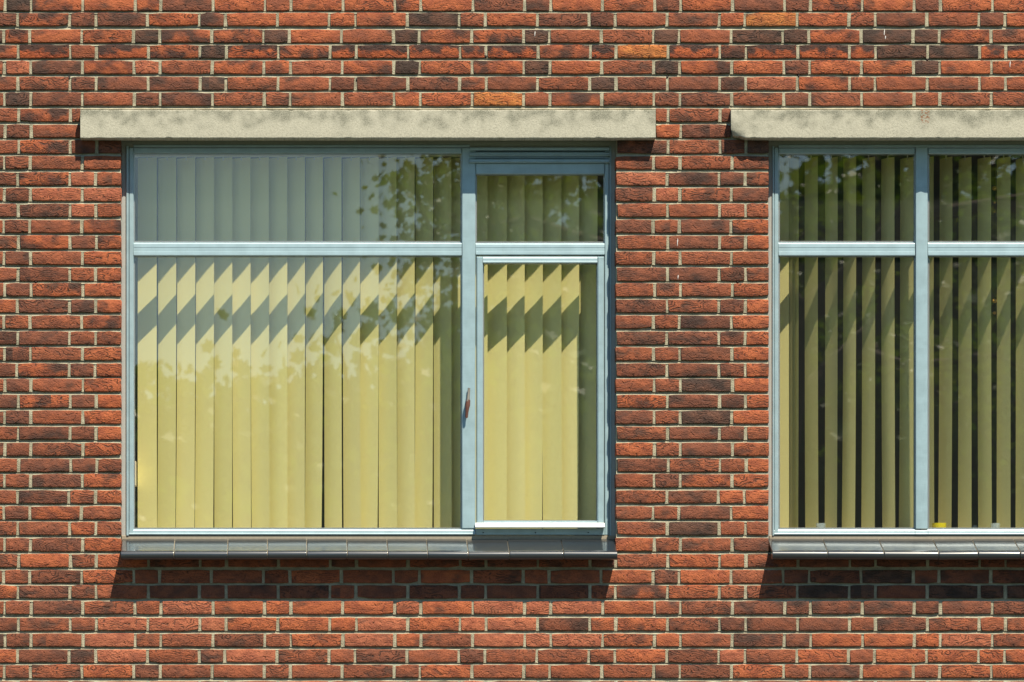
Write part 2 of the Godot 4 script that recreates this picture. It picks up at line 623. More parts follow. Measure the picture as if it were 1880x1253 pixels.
const LOW := [
	"mrmrmmmmbmmmbmbmrrmbbbbbb", "mmbrmmmmrmmrmmmrbrmbbdbbb", "rbmmbbbbmbbbbbmprmmddbddd", "mmbmmsrrrrsrsssrmmbbbbbbb",
	"bmmsssrrrsrssbrrmbbbmbmmm", "dbmsmmbmrsrmsssrrmbbrrrsm", "rbbsmbsmmbmbmmmrbsmrmrrrr", "mmmrbmmmmmmrmmmmbbrmbrmrr", "mmbmsmmrmmmsmbmrmmbrmmrmm"]
const PERIOD := 238.7
const HEAD := 47.9
const STRETCH := 95.4
const JOINT := 4.8

func build_wall() -> void:
	var wall := thing("brick_wall", "red-brown brick facade with pale joints, two windows set into it", "wall")
	# the body of the wall: mortar behind and between the bricks, with the two openings left free
	var s := Shape.new()
	var back := -0.32
	var x_ends := [spot(-560, 0).x, spot(220, 0).x, spot(1133, 0).x, spot(1410, 0).x, spot(2323, 0).x, spot(2960, 0).x]
	var top := spot(0, 254).y
	var sill := spot(0, 1014).y
	var high := spot(0, -460).y
	s.box(Vector3(x_ends[0], top, back), Vector3(x_ends[5], high, WALL_Z), 0.0005)
	s.box(Vector3(x_ends[0], 0.0, back), Vector3(x_ends[5], sill, WALL_Z), 0.0005)
	for q in [0, 2, 4]:
		s.box(Vector3(x_ends[q], sill, back), Vector3(x_ends[q + 1], top, WALL_Z), 0.0005)
	put("wall_core", s, M.mortar, wall)
	var joints := Shape.new()
	var tops := {}
	for row in range(-16, 60):
		tops[row] = 24.2 + 29.21 * (row - 1) + rng.randf_range(-0.8, 0.8)

	var rest := {}
	for k in KINDS:
		rest[k] = Shape.new()
		rest[k].colored = true
	var made := 0
	var pick := "rmmbbmsmpdmrbmmbsmbrmp"
	for row in range(-15, 58):
		var y_top: float = tops[row]
		var odd := posmod(row, 2) == 1
		var x := (127.9 if odd else 7.4) - 3.0 * PERIOD + rng.randf_range(-1.4, 1.4)
		var slot := 0
		var pieces := []
		while x < 2960.0:
			var len: float = HEAD if slot % 3 == 0 else STRETCH
			pieces.append([x + rng.randf_range(-0.7, 0.7), x + len + rng.randf_range(-0.7, 0.7), slot % 3 == 0])
			x += len
			slot += 1
		# which tone string counts from where
		var seen := 0      # index along the picture's width
		var left_seen := 0
		var pier_seen := 0
		for pc in pieces:
			var a: float = pc[0] + JOINT * 0.5
			var b: float = pc[1] - JOINT * 0.5
			if b < -540 or a > 2940:
				continue
			var deep_l := false
			var deep_r := false
			var cut := false
			var spans := [[a, b]]
			if row >= 7 and row <= 34:
				# openings of the windows, or the lintels above them
				var gaps := [[147.0, 1204.0], [1342.5, 2400.0]] if row <= 8 else [[222.0, 1131.0], [1412.0, 2321.0]]
				for g in gaps:
					var keep := []
					for sp in spans:
						if sp[1] <= g[0] or sp[0] >= g[1]:
							keep.append(sp)
							continue
						if sp[0] < g[0] - 5.0:
							keep.append([sp[0], g[0]])
						if sp[1] > g[1] + 5.0:
							keep.append([g[1], sp[1]])
					spans = keep
			var joint_free := not spans.is_empty()
			if row >= 7 and row <= 34:
				for g in ([[147.0, 1204.0], [1342.5, 2400.0]] if row <= 8 else [[222.0, 1131.0], [1412.0, 2321.0]]):
					if pc[0] > g[0] - 6.0 and pc[0] < g[1] + 6.0:
						joint_free = false
			if joint_free:
				perpend(joints, pc[0], y_top)
			for sp in spans:
				# tone
				var kind := pick[rng.randi_range(0, pick.length() - 1)]
				var visible: bool = sp[1] > 1.0 and sp[0] < 1879.0
				if row >= 0 and row <= 43 and visible:
					if row <= 6:
						if seen < 25: kind = TOP[row][seen]
						seen += 1
					elif row <= 34:
						if sp[0] < 222:
							var st: String = LEFT[row - 7]
							if left_seen < st.length(): kind = st[left_seen]
							left_seen += 1
						elif sp[0] > 1120 and sp[0] < 1420:
							var st2: String = PIER[row - 7]
							if pier_seen < st2.length(): kind = st2[pier_seen]
							pier_seen += 1
					else:
						if seen < 25: kind = LOW[row - 35][seen]
						seen += 1
				deep_l = row >= 9 and row <= 34 and (absf(sp[0] - 1131.0) < 1.0 or absf(sp[0] - 2321.0) < 1.0)
				deep_r = row >= 9 and row <= 34 and (absf(sp[1] - 222.0) < 1.0 or absf(sp[1] - 1412.0) < 1.0)
				cut = sp[1] - sp[0] < 84.0
				var w: float = (sp[1] - sp[0]) / SCALE
				var h := (24.1 + rng.randf_range(-0.5, 0.5)) / SCALE
				var mid := spot((sp[0] + sp[1]) * 0.5, y_top + 11.8)
				if not cut and visible and row >= 0 and row <= 43 and made < 300 and not (row == 0 and sp[0] > 700) and row < 43:
					var one := Shape.new()
					one.colored = true
					brick_into(one, Vector3.ZERO, w, h, deep_l, deep_r)
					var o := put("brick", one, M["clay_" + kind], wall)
					o.position = mid
					made += 1
				else:
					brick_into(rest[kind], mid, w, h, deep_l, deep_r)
	for row in range(-15, 57):
		var y0: float = tops[row] + 23.6
		var y1: float = tops[row + 1]
		if row >= 9 and row <= 33:
			bed_joint(joints, -555, 221.0, y0, y1)
			bed_joint(joints, 1132, 1411.0, y0, y1)
			bed_joint(joints, 2322, 2950, y0, y1)
		elif row == 7 or row == 8:
			bed_joint(joints, -555, 146.0 if row == 7 else 220.0, y0, y1)
			bed_joint(joints, 1205.0 if row == 7 else 1133.0, 1341.5 if row == 7 else 1410.0, y0, y1)
			bed_joint(joints, 2401.0 if row == 7 else 2323.0, 2950, y0, y1)
		elif row == 34:
			bed_joint(joints, -555, 221.0, y0, y1)
			bed_joint(joints, 1133, 1411.0, y0, y1)
			bed_joint(joints, 2323, 2950, y0, y1)
		else:
			bed_joint(joints, -555, 2950, y0, y1)
	put("mortar", joints, M.mortar, wall)
	# cut bricks, headers and the courses beyond: one part
	var all := ArrayMesh.new()
	for k in rest:
		var sh: Shape = rest[k]
		if sh.v.is_empty():
			continue
		var arr := []
		arr.resize(Mesh.ARRAY_MAX)
		arr[Mesh.ARRAY_VERTEX] = sh.v
		arr[Mesh.ARRAY_NORMAL] = sh.n
		arr[Mesh.ARRAY_TEX_UV] = sh.t
		arr[Mesh.ARRAY_COLOR] = sh.c
		arr[Mesh.ARRAY_INDEX] = sh.i
		all.add_surface_from_arrays(Mesh.PRIMITIVE_TRIANGLES, arr)
		all.surface_set_material(all.get_surface_count() - 1, M["clay_" + k])
	var ro := MeshInstance3D.new()
	ro.mesh = all
	ro.name = "header_bricks"
	ro.set_meta("kind", "stuff")
	wall.add_child(ro)
	# joint holes as raised blobs, hole shade put into their colour, and a few pale streaks on the bricks
	for q in [[127.0, 142.0], [368, 106], [656, 145], [718, 144], [891, 104], [1226, 141], [1466, 138], [1703, 109], [65, 518], [1287, 518], [1354, 518], [1612, 1126], [1242, 736]]:
		var st := Shape.new()
		var c0 := spot(q[0], q[1], WALL_Z)
		var rr := rng.randf_range(0.0045, 0.0068)
		var tip := Vector3(rng.randf_range(-0.002, 0.002), rng.randf_range(-0.003, 0.0), 0)
		st.tube([c0, c0 + Vector3(0, 0, 0.006) + tip, c0 + Vector3(0, 0, 0.011) + tip * 2.0], [rr * 1.3, rr, rr * 0.55], 9)
		put("dark_hole_blob", st, M.stub, wall)
	for q in [[982.0, 62.0, 5.0], [1624, 60, 7.0], [1626, 69, 4.0], [1855, 118, 6.0], [1244, 445, 7.0], [1245, 509, 4.0]]:
		var sk := Shape.new()
		var c1 := spot(q[0], q[1], 0.0004)
		var hh: float = q[2] / SCALE
		sk.tube([c1 + Vector3(0.001, hh, -0.001), c1 + Vector3(0.0005, hh * 0.4, 0.0006), c1 + Vector3(-0.0004, -hh * 0.3, 0.0006), c1 + Vector3(0, -hh, -0.001)], [0.0006, 0.0022, 0.0018, 0.0005], 6)
		put("lime_streak", sk, M.lime, wall)
	print("bricks as parts: ", made)

# ---------------------------------------------------------------- lintels and sills
func build_lintel(x0: float, x1: float, which: int, label: String) -> void:
	var a := spot(x0, 254.5, 0.054)
	var b := spot(x1, 201.5, 0.054)
	var s := Shape.new()
	var cols := 150
	var rough := noise(81 + which, 9.0, 2)
	var chip := noise(91 + which, 22.0, 3)
	# profile points round the front: underside back, underside front, face, top front, top back
	var z1 := 0.054
	var rows := [
		[a.y, -0.0052], [a.y, 0.030], [a.y, z1 - 0.006], [a.y + 0.002, z1 - 0.0015], [a.y + 0.006, z1], [a.y + 0.035, z1], [a.y + 0.075, z1],
		[b.y - 0.006, z1], [b.y - 0.0015, z1 - 0.002], [b.y, z1 - 0.008], [b.y, 0.025], [b.y, -0.0052]]
	var pts := []
	for r in rows.size():
		for q in cols + 1:
			var f := float(q) / cols
			var p := Vector3(lerpf(a.x, b.x, f), rows[r][0], rows[r][1])
			var e := 0.0016 * chip.get_noise_3d(p.x, p.y * 3.0, p.z)
			if r in [2, 3, 4, 7, 8, 9]:
				var bite := maxf(0.0, chip.get_noise_2d(p.x * 1.2, 5.0 * float(r > 5)) - 0.34) * 0.010
				var dir := 1.0 if r < 6 else -1.0
				p += Vector3(0, dir * (bite + e), -bite + e)
			elif r in [5, 6]:
				p.z += 0.0012 * rough.get_noise_2d(p.x, p.y * 2.0)
			if which == 1 and q < 14 and r <= 5:
				# broken lower corner at the end
				var lost := maxf(0.0, 1.0 - (p.x - a.x) / 0.062) * maxf(0.0, 1.0 - (p.y - a.y) / 0.034)
				lost = lost * (1.0 + 0.8 * chip.get_noise_3d(p.x * 2.0, p.y * 2.0, 3.0))
				p += Vector3(0.010, 0.016, -0.020 if p.z > 0.02 else 0.0) * lost
			pts.append(p)
	s.sheet(pts, rows.size(), cols + 1)
	# texture runs along the beam and from top to bottom of its face
	for k in s.v.size():
		var p: Vector3 = s.v[k]
		var vv := (b.y - p.y) / (b.y - a.y)
		s.t[k] = Vector2((p.x - a.x) / (b.x - a.x), clampf(vv, 0.02, 0.98))
	for e in 2:
		var ring := []
		for r in rows.size():
			ring.append(pts[r * (cols + 1) + (0 if e == 0 else cols)])
		var mid := Vector3(ring[0].x, (a.y + b.y) * 0.5, 0.02)
		for r in rows.size():
			var n1: Vector3 = ring[r]
			var n2: Vector3 = ring[(r + 1) % rows.size()]
			if e == 0:
				s.tri(mid, n1, n2)
			else:
				s.tri(mid, n2, n1)
	var o := put("concrete_lintel", s, M["concrete_%d" % which])
	tag(o, label, "lintel", "concrete lintels over the windows")

func build_sill(joints: Array, label: String) -> Node3D:
	var root := thing("window_sill", label, "window sill", "glazed tile sills under the windows")
	var bed := Shape.new()
	var l := spot(joints[0] + 3.0, 0).x
	var r := spot(joints[joints.size() - 1] - 3.0, 0).x
	# [z, apparent y] of the tile's outline: back, slope, rounded nose, underside
	var prof := []
	var y_back := spot(0, 990.5, FRAME_Z).y
	var y_nose := spot(0, 1011.5, 0.088).y
	prof.append([FRAME_Z - 0.004, y_back + 0.001])
	prof.append([-0.03, lerpf(y_back, y_nose, 0.29)])
	prof.append([0.03, lerpf(y_back, y_nose, 0.68)])
	prof.append([0.079, lerpf(y_back, y_nose, 0.95)])
	var rad := 0.0185
	for q in 8:
		var g := deg_to_rad(72.0 - q * 24.0)
		prof.append([0.088 + cos(g) * rad, y_nose - rad + sin(g) * rad])
	prof.append([0.060, y_nose - 0.034])
	prof.append([0.012, y_nose - 0.028])
	for q in joints.size() - 1:
		var x0: float = spot(joints[q] + 0.7, 0).x
		var x1: float = spot(joints[q + 1] - 0.7, 0).x
		var s := Shape.new()
		var lift := rng.randf_range(-0.0012, 0.0012)
		var tip := rng.randf_range(-0.0010, 0.0010)
		var shift := rng.randf_range(-0.0015, 0.0015)
		var pts := []
		var xs := [x0, x0 + 0.0022, lerpf(x0, x1, 0.5), x1 - 0.0022, x1]
		for k in range(prof.size() - 1, -1, -1):
			for c in 5:
				var dip := 0.0018 if (c == 0 or c == 4) else 0.0
				var z: float = prof[k][0] + shift
				var y: float = prof[k][1] + lift + tip * (float(c) - 2.0) * 0.5
				if k >= 3:
					z -= dip
				y -= dip if k < 6 else 0.0
				pts.append(Vector3(xs[c], y, z))
		s.sheet(pts, prof.size(), 5)
		for e in 2:
			var mid := Vector3(x0 if e == 0 else x1, y_nose - 0.014, 0.04)
			for k in prof.size() - 1:
				var n1: Vector3 = pts[k * 5 + (0 if e == 0 else 4)]
				var n2: Vector3 = pts[(k + 1) * 5 + (0 if e == 0 else 4)]
				if e == 0:
					s.tri(mid, n1, n2)
				else:
					s.tri(mid, n2, n1)
		put("tile", s, M["glaze_%d" % (q % 3)], root)
	# mortar bed, also showing in the joints
	var pb := []
	for k in range(prof.size() - 3, -1, -1):
		for c in 2:
			var inner := 0.0085
			var cz: float = prof[k][0]
			var cy: float = prof[k][1]
			if k >= 4:
				cz = 0.088 + (cz - 0.088) * 0.45
				cy = (y_nose - rad) + (cy - (y_nose - rad)) * 0.74
			else:
				cy -= inner
			pb.append(Vector3(l if c == 0 else r, cy, cz))
	bed.sheet(pb, prof.size() - 2, 2)
	bed.box(Vector3(l, spot(0, 1013.4).y, FRAME_Z - 0.002), Vector3(r, spot(0, 1013.4).y + 0.008, 0.052), 0.001)
	put("mortar_bed", bed, M.cement, root)
	return root

# ---------------------------------------------------------------- windows
# strip of hand-smoothed sealant with wavering edges
func sealant(parent: Node, x0: float, y0: float, x1: float, y1: float, upright: bool, z: float) -> void:
	var s := Shape.new()
	var f := noise(int(x0 + y0 * 3.0), 0.03, 3)
	var num := 60
	var pts := []
	if upright:
		for q in num + 1:
			var y := lerpf(y1, y0, float(q) / num)
			for c in 3:
				var x := lerpf(x0, x1, c / 2.0) + f.get_noise_2d(y * 1.4, c * 40.0) * 1.6
				pts.append(spot(x, y, z + (0.0035 if c == 1 else 0.0)))
		s.sheet(pts, num + 1, 3)
	else:
		for c in 3:
			for q in num + 1:
				var x := lerpf(x0, x1, float(q) / num)
				var y := lerpf(y1, y0, c / 2.0) + f.get_noise_2d(x, c * 40.0) * 1.4
				pts.append(spot(x, y, z + (0.0035 if c == 1 else 0.0)))
		s.sheet(pts, 3, num + 1)
	put("sealant", s, M.sealant, parent)

# two panes of a sealed unit with the spacer between them
func glazing(parent: Node, x0: float, y0: float, x1: float, y1: float) -> void:
	for q in 2:
		var z := -0.0900 - 0.018 * q
		var s := Shape.new()
		var a := spot(x0 - 2, y1 + 2, z)
		var b := spot(x1 + 2, y0 - 2, z)
		s.box(Vector3(a.x, a.y, z - 0.004), Vector3(b.x, b.y, z), 0.0001)
		put("pane", s, M.glass if q == 0 else M.inner_glass, parent)
	var sp := Shape.new()
	var zf := -0.0945
	var zb := -0.1075
	bar(sp, x0 - 2, y0 - 2, x1 + 2, y0 + 2.2, zf, zb, 0.0003)
	bar(sp, x0 - 2, y1 - 2.2, x1 + 2, y1 + 2, zf, zb, 0.0003)
	bar(sp, x0 - 2, y0 + 2.5, x0 + 2.2, y1 - 2.5, zf, zb, 0.0003)
	bar(sp, x1 - 2.2, y0 + 2.5, x1 + 2, y1 - 2.5, zf, zb, 0.0003)
	put("spacer", sp, M.spacer, parent)

# a rail whose face leans back a little towards its top, with a lip above and below
func rail(called: String, parent: Node, x0: float, y0: float, x1: float, y1: float, z: float, back: float) -> void:
	var a := spot(x0, y1, z)
	var b := spot(x1, y0, z)
	var h := b.y - a.y
	var prof := [
		[a.y, back], [a.y, z - 0.004], [a.y + 0.0012, z - 0.001], [a.y + 0.004, z], [a.y + h * 0.30, z - 0.0012], [a.y + h * 0.32, z - 0.0026],
		[a.y + h * 0.62, z - 0.0036], [a.y + h * 0.64, z - 0.0026], [b.y - 0.006, z - 0.0040], [b.y - 0.0035, z - 0.0055], [b.y, z - 0.0125], [b.y, back]]
	var s := Shape.new()
	for k in prof.size() - 1:
		var p: Array = prof[k]
		var q: Array = prof[k + 1]
		s.quad(Vector3(a.x, p[0], p[1]), Vector3(b.x, p[0], p[1]), Vector3(b.x, q[0], q[1]), Vector3(a.x, q[0], q[1]))
	s.quad(Vector3(b.x, a.y, back), Vector3(a.x, a.y, back), Vector3(a.x, b.y, back), Vector3(b.x, b.y, back))
	put(called, s, M.paint, parent)

func build_left_window() -> void:
	var w := thing("window", "pale blue window with an opening casement, rusty latch and slatted air vent", "window", "windows in the brick wall")
	var f := FRAME_Z
	var bk := -0.118
	sealant(w, 221.0, 262, 233, 992, true, f - 0.010)
	sealant(w, 1119.5, 262, 1133, 992, true, f - 0.010)
	sealant(w, 221, 259.0, 1133, 272, false, f - 0.010)
	# outer frame
	bar_part("stile", M.paint, w, 231.5, 268, 235.8, 984, f + 0.001, bk, 0.001)
	bar_part("stile", M.paint, w, 236.4, 270.5, 244.8, 983, f, bk, 0.003)
	bar_part("stile", M.paint, w, 1110.6, 270, 1118.2, 983, f - 0.003, bk, 0.002)
	bar_part("stile", M.paint, w, 1118.8, 268, 1122.5, 984, f - 0.006, bk, 0.001)
	bar_part("head_rail", M.paint, w, 245, 265.5, 862.6, 270.3, f + 0.001, bk, 0.0015)
	bar_part("head_rail", M.paint, w, 245, 271, 847.6, 281.6, f - 0.002, bk, 0.003)
	bar_part("mullion", M.paint, w, 848, 271, 873, 971.3, f, bk, 0.003)
	rail("transom", w, 245, 445, 847.6, 470, f + 0.001, bk)
	rail("transom", w, 873.4, 446, 1110.2, 468.6, f + 0.001, bk)
	rail("bottom_rail", w, 236.6, 971.6, 873, 982.6, f + 0.002, bk)
	bar_part("sub_sill", M.cement, w, 222.5, 983.6, 1130.5, 1013, f - 0.004, -0.30, 0.002)
	glazing(w, 245, 282, 847.6, 445)
	glazing(w, 245, 470, 847.6, 971.6)
	glazing(w, 873.4, 320, 1110.2, 446)
	# air vent over the right-hand light
	var vent := Node3D.new()
	vent.name = "air_vent"
	w.add_child(vent, true)
	bar_part("vent_body", M.gap, vent, 864, 270.8, 1118, 298.5, f - 0.004, bk, 0.001)
	bar_part("vent_hood", M.paint, vent, 863, 270.8, 1119, 276.4, f + 0.008, f - 0.0035, 0.001)
	rail("louvre", vent, 862, 277.8, 1119.5, 286.6, f + 0.013, f - 0.0035)
	rail("louvre", vent, 862, 290.2, 1119.5, 298.8, f + 0.015, f - 0.0035)
	bar_part("vent_slide", M.paint, vent, 866, 287.8, 1112, 289.4, f + 0.006, f - 0.0035, 0.0005)
	bar_part("head_rail", M.paint, w, 873.4, 299.4, 1110.2, 320, f - 0.001, bk, 0.003)
	# opening casement
	var c := Node3D.new()
	c.name = "casement"
	w.add_child(c, true)
	var cf := f + 0.006
	bar_part("sash_stile", M.paint, c, 874.8, 471.2, 886.6, 961, cf, bk, 0.004)
	bar_part("sash_stile", M.paint, c, 1097.2, 471.2, 1109.4, 961, cf, bk, 0.004)
	rail("sash_rail", c, 886.8, 470.4, 1097, 483.4, cf + 0.001, bk)
	bar_part("sash_rail", M.paint, c, 886.8, 957, 1097, 968, cf - 0.004, bk, 0.002)
	glazing(c, 886.6, 483.4, 1097.2, 958)
	# drip bar: a sloping nose, full sun put into its white colour
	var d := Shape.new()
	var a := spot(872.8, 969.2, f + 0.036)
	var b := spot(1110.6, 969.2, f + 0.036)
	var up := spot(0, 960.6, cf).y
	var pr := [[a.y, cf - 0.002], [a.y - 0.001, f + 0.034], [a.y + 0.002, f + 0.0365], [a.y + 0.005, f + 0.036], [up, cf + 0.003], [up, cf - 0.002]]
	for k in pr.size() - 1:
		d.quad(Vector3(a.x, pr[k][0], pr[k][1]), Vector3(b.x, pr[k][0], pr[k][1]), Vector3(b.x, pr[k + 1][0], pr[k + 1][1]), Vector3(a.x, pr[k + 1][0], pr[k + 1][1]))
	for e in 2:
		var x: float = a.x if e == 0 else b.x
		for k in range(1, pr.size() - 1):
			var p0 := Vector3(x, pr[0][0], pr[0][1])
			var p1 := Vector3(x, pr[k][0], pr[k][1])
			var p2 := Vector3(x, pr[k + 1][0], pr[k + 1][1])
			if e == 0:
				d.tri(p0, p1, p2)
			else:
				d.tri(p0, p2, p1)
	put("drip_bar", d, M.sunlit_paint, c)
	bar_part("bottom_rail", M.paint, w, 873.6, 970.8, 1110.4, 982.6, f - 0.001, bk, 0.001)
	for x in [887.0, 983.0, 1080.0]:
		var scr := Shape.new()
		var p := spot(x, 978.5, f - 0.001)
		scr.tube([p, p + Vector3(0, 0, 0.0012)], [0.0028, 0.0024], 10)
		put("screw", scr, M.gap, w)
	# rusty latch on the mullion
	var latch := Node3D.new()
	latch.name = "latch"
	w.add_child(latch, true)
	var pv := Shape.new()
	var pp := spot(858.5, 741, f)
	pv.tube([pp, pp + Vector3(0, 0, 0.020)], [0.0085, 0.0078], 14)
	put("pivot", pv, M.rust, latch)
	var arm := Shape.new()
	arm.tube([spot(861, 713, f + 0.012), spot(860.4, 722, f + 0.014), spot(859.6, 732, f + 0.022), spot(858.8, 738, f + 0.024)], [0.0050, 0.0052, 0.0060, 0.0085], 8)
	put("stub", arm, M.old_steel, latch)
	var grip := Shape.new()
	grip.tube([spot(859.6, 735, f + 0.022), spot(858.6, 744, f + 0.026), spot(857.8, 750, f + 0.026), spot(857.2, 757, f + 0.024), spot(856.6, 765, f + 0.022), spot(856.4, 768, f + 0.022)], [0.0085, 0.0098, 0.0080, 0.0062, 0.0060, 0.0036], 8)
	put("grip", grip, M.rust, latch)

func build_right_window() -> void:
	var w := thing("window", "pale blue fixed window with one mullion, no opening casement", "window", "windows in the brick wall")
	var f := FRAME_Z
	var bk := -0.118
	sealant(w, 1410.5, 262, 1421.8, 992, true, f - 0.010)
	sealant(w, 2309, 262, 2323, 992, true, f - 0.010)
	sealant(w, 1410, 259.0, 2323, 272, false, f - 0.010)
	bar_part("stile", M.paint, w, 1418.6, 268, 1421.4, 984, f + 0.001, bk, 0.001)
	bar_part("stile", M.paint, w, 1421.8, 270.5, 1429.6, 983, f, bk, 0.003)
	bar_part("stile", M.paint, w, 2301, 270.5, 2310.5, 983, f, bk, 0.003)
	bar_part("head_rail", M.paint, w, 1430, 265.5, 2300.6, 270.8, f + 0.001, bk, 0.0015)
	bar_part("head_rail", M.paint, w, 1430, 271.4, 1680.6, 282.4, f - 0.002, bk, 0.003)
	bar_part("head_rail", M.paint, w, 1704.6, 271.4, 2300.6, 282.4, f - 0.002, bk, 0.003)
	# mullion with a softly rounded face
	var s := Shape.new()
	var pts := []
	for k in 2:
		for q in 11:
			var g := PI * q / 10.0
			var p := spot(1692.6 - cos(g) * 11.8, 971.3 if k == 0 else 271.0, f)
			p.z = f - 0.001 + 0.003 * pow(sin(g), 0.4) if q > 0 and q < 10 else bk
			pts.append(p)
	s.sheet(pts, 2, 11)
	put("mullion", s, M.paint, w)
	rail("transom", w, 1430, 445, 1680.6, 470, f + 0.001, bk)
	rail("transom", w, 1704.6, 445, 2300.6, 470, f + 0.001, bk)
	rail("bottom_rail", w, 1422, 971.6, 1680.4, 982.6, f + 0.002, bk)
	rail("bottom_rail", w, 1681, 971.6, 1704.2, 982.6, f + 0.0024, bk)
	rail("bottom_rail", w, 1704.8, 971.6, 2310, 982.6, f + 0.002, bk)
	bar_part("sub_sill", M.cement, w, 1412.5, 983.6, 2320.5, 1013, f - 0.004, -0.30, 0.002)
	glazing(w, 1430, 282.4, 1680.6, 445)
	glazing(w, 1704.6, 282.4, 2300.6, 445)
	glazing(w, 1430, 470, 1680.6, 971.6)
	glazing(w, 1704.6, 470, 2300.6, 971.6)

# ---------------------------------------------------------------- blinds
const BLIND_Z := -0.263
func slat(parent: Node, right_px: float, angle: float, q: int) -> void:
	var wide := 0.089
	var g := deg_to_rad(angle)
	var edge := spot(right_px, 600, BLIND_Z + 0.5 * wide * sin(g))
	var hi := spot(0, 290.0 + rng.randf_range(-0.5, 0.5), BLIND_Z).y
	var lo := spot(0, 984.0, BLIND_Z).y
	var cols := 7
	var rows := 9
	var bow := rng.randf_range(-0.0016, 0.0022)
	var sway := rng.randf_range(-0.006, 0.004)
	var twist := deg_to_rad(rng.randf_range(-3.0, 3.0))
	for side in 2:
		pass
	var s := Shape.new()
	for side in 2:
		var pts := []
		for r in rows:
			var fr := float(r) / (rows - 1)
			var y := lerpf(lo, hi, fr)
			var down := (1.0 - fr)
			var a := g + twist * down * down
			var move := sway * down * down * down
			for c in cols:
				var t := float(c) / (cols - 1) - 1.0
				var curve := bow * sin(PI * -t)
				var across := Vector3(cos(a), 0, sin(a))
				var out := Vector3(-sin(a), 0, cos(a))
				var p := Vector3(edge.x + move, y, edge.z) + across * (t * wide) + out * (curve - 0.0006 * side)
				pts.append(p)
		s.sheet(pts, rows, cols, side == 1)
	var o := put("slat", s, M["slat_%d" % (q % 3)], parent)
	var hook := Shape.new()
	var hp := Vector3(edge.x - 0.5 * wide * cos(g), hi, BLIND_Z)
	hook.box(hp + Vector3(-0.0022, -0.010, -0.0014), hp + Vector3(0.0022, 0.012, 0.0030), 0.0003)
	put("carrier", hook, M.rail, o)

func build_left_blind() -> void:
	var b := thing("vertical_blind", "yellow vertical blind with slats nearly closed, bands of sun across them", "blind", "yellow vertical blinds behind the glass")
	var edges := [287.0, 323.0, 358.0, 392.5, 426, 459.5, 493.4, 527, 559.5, 592.5, 626.5, 660.5, 695, 728, 761, 795, 828.5, 862, 895, 930.6, 963, 996.5, 1030.5, 1063.3, 1097.0]
	var angs := [30.0, 34, 34.5, 35, 34, 34, 34, 35, 38, 40, 40, 40, 35, 37, 39, 39, 39, 36, 33, 29, 33, 33, 33, 33, 33]
	for q in edges.size():
		slat(b, edges[q], angs[q], q)
	bar_part("head_rail", M.rail, b, 246, 268, 1108, 286.5, BLIND_Z + 0.022, BLIND_Z - 0.022, 0.002)
	# bead chain hanging in the gap beside the first slat
	var ch := Shape.new()
	for k in 92:
		var p := spot(246.6 - 0.6 * sin(k * 0.03), 292 + k * 5.0, -0.225)
		ch.tube([p + Vector3(0, 0.0024, 0), p + Vector3(0, 0.0012, 0), p - Vector3(0, 0.0012, 0), p - Vector3(0, 0.0024, 0)], [0.0008, 0.0021, 0.0021, 0.0008], 6)
	ch.tube([spot(246.6, 290, -0.225), spot(246.0, 756, -0.225)], [0.0006, 0.0006], 5)
	ch.tube([spot(246.0, 752, -0.225), spot(246.0, 764, -0.225)], [0.0038, 0.0046], 8)
	put("bead_chain", ch, M.chain, b)
	# cream bracket on the side of the reveal
	var br := Shape.new()
	var ba := spot(249.0, 892, -0.20)
	br.box(Vector3(spot(223, 0).x, ba.y, -0.29), Vector3(ba.x, spot(0, 847, -0.20).y, -0.20), 0.002)
	put("bracket", br, M.cream, b)

func build_right_blind() -> void:
	var b := thing("vertical_blind", "yellow vertical blind with slats turned open, dark room showing between", "blind", "yellow vertical blinds behind the glass")
	var edges := [1448.5, 1455.0, 1460.0, 1466.5, 1501.6, 1538, 1572, 1607, 1642.5, 1680, 1714.5, 1749, 1784, 1820, 1855.7, 1891, 1926, 1961, 1996, 2031, 2066, 2101, 2136, 2171, 2206, 2241, 2276]
	for q in edges.size():
		var an := 61.5 + rng.randf_range(-1.5, 1.5)
		if q == 0: an = 38.0
		elif q < 4: an = 66.0
		elif q == 9: an = 56.0
		slat(b, edges[q], an, q)
	bar_part("head_rail", M.rail, b, 1432, 266, 2296, 281.5, BLIND_Z + 0.022, BLIND_Z - 0.022, 0.002)

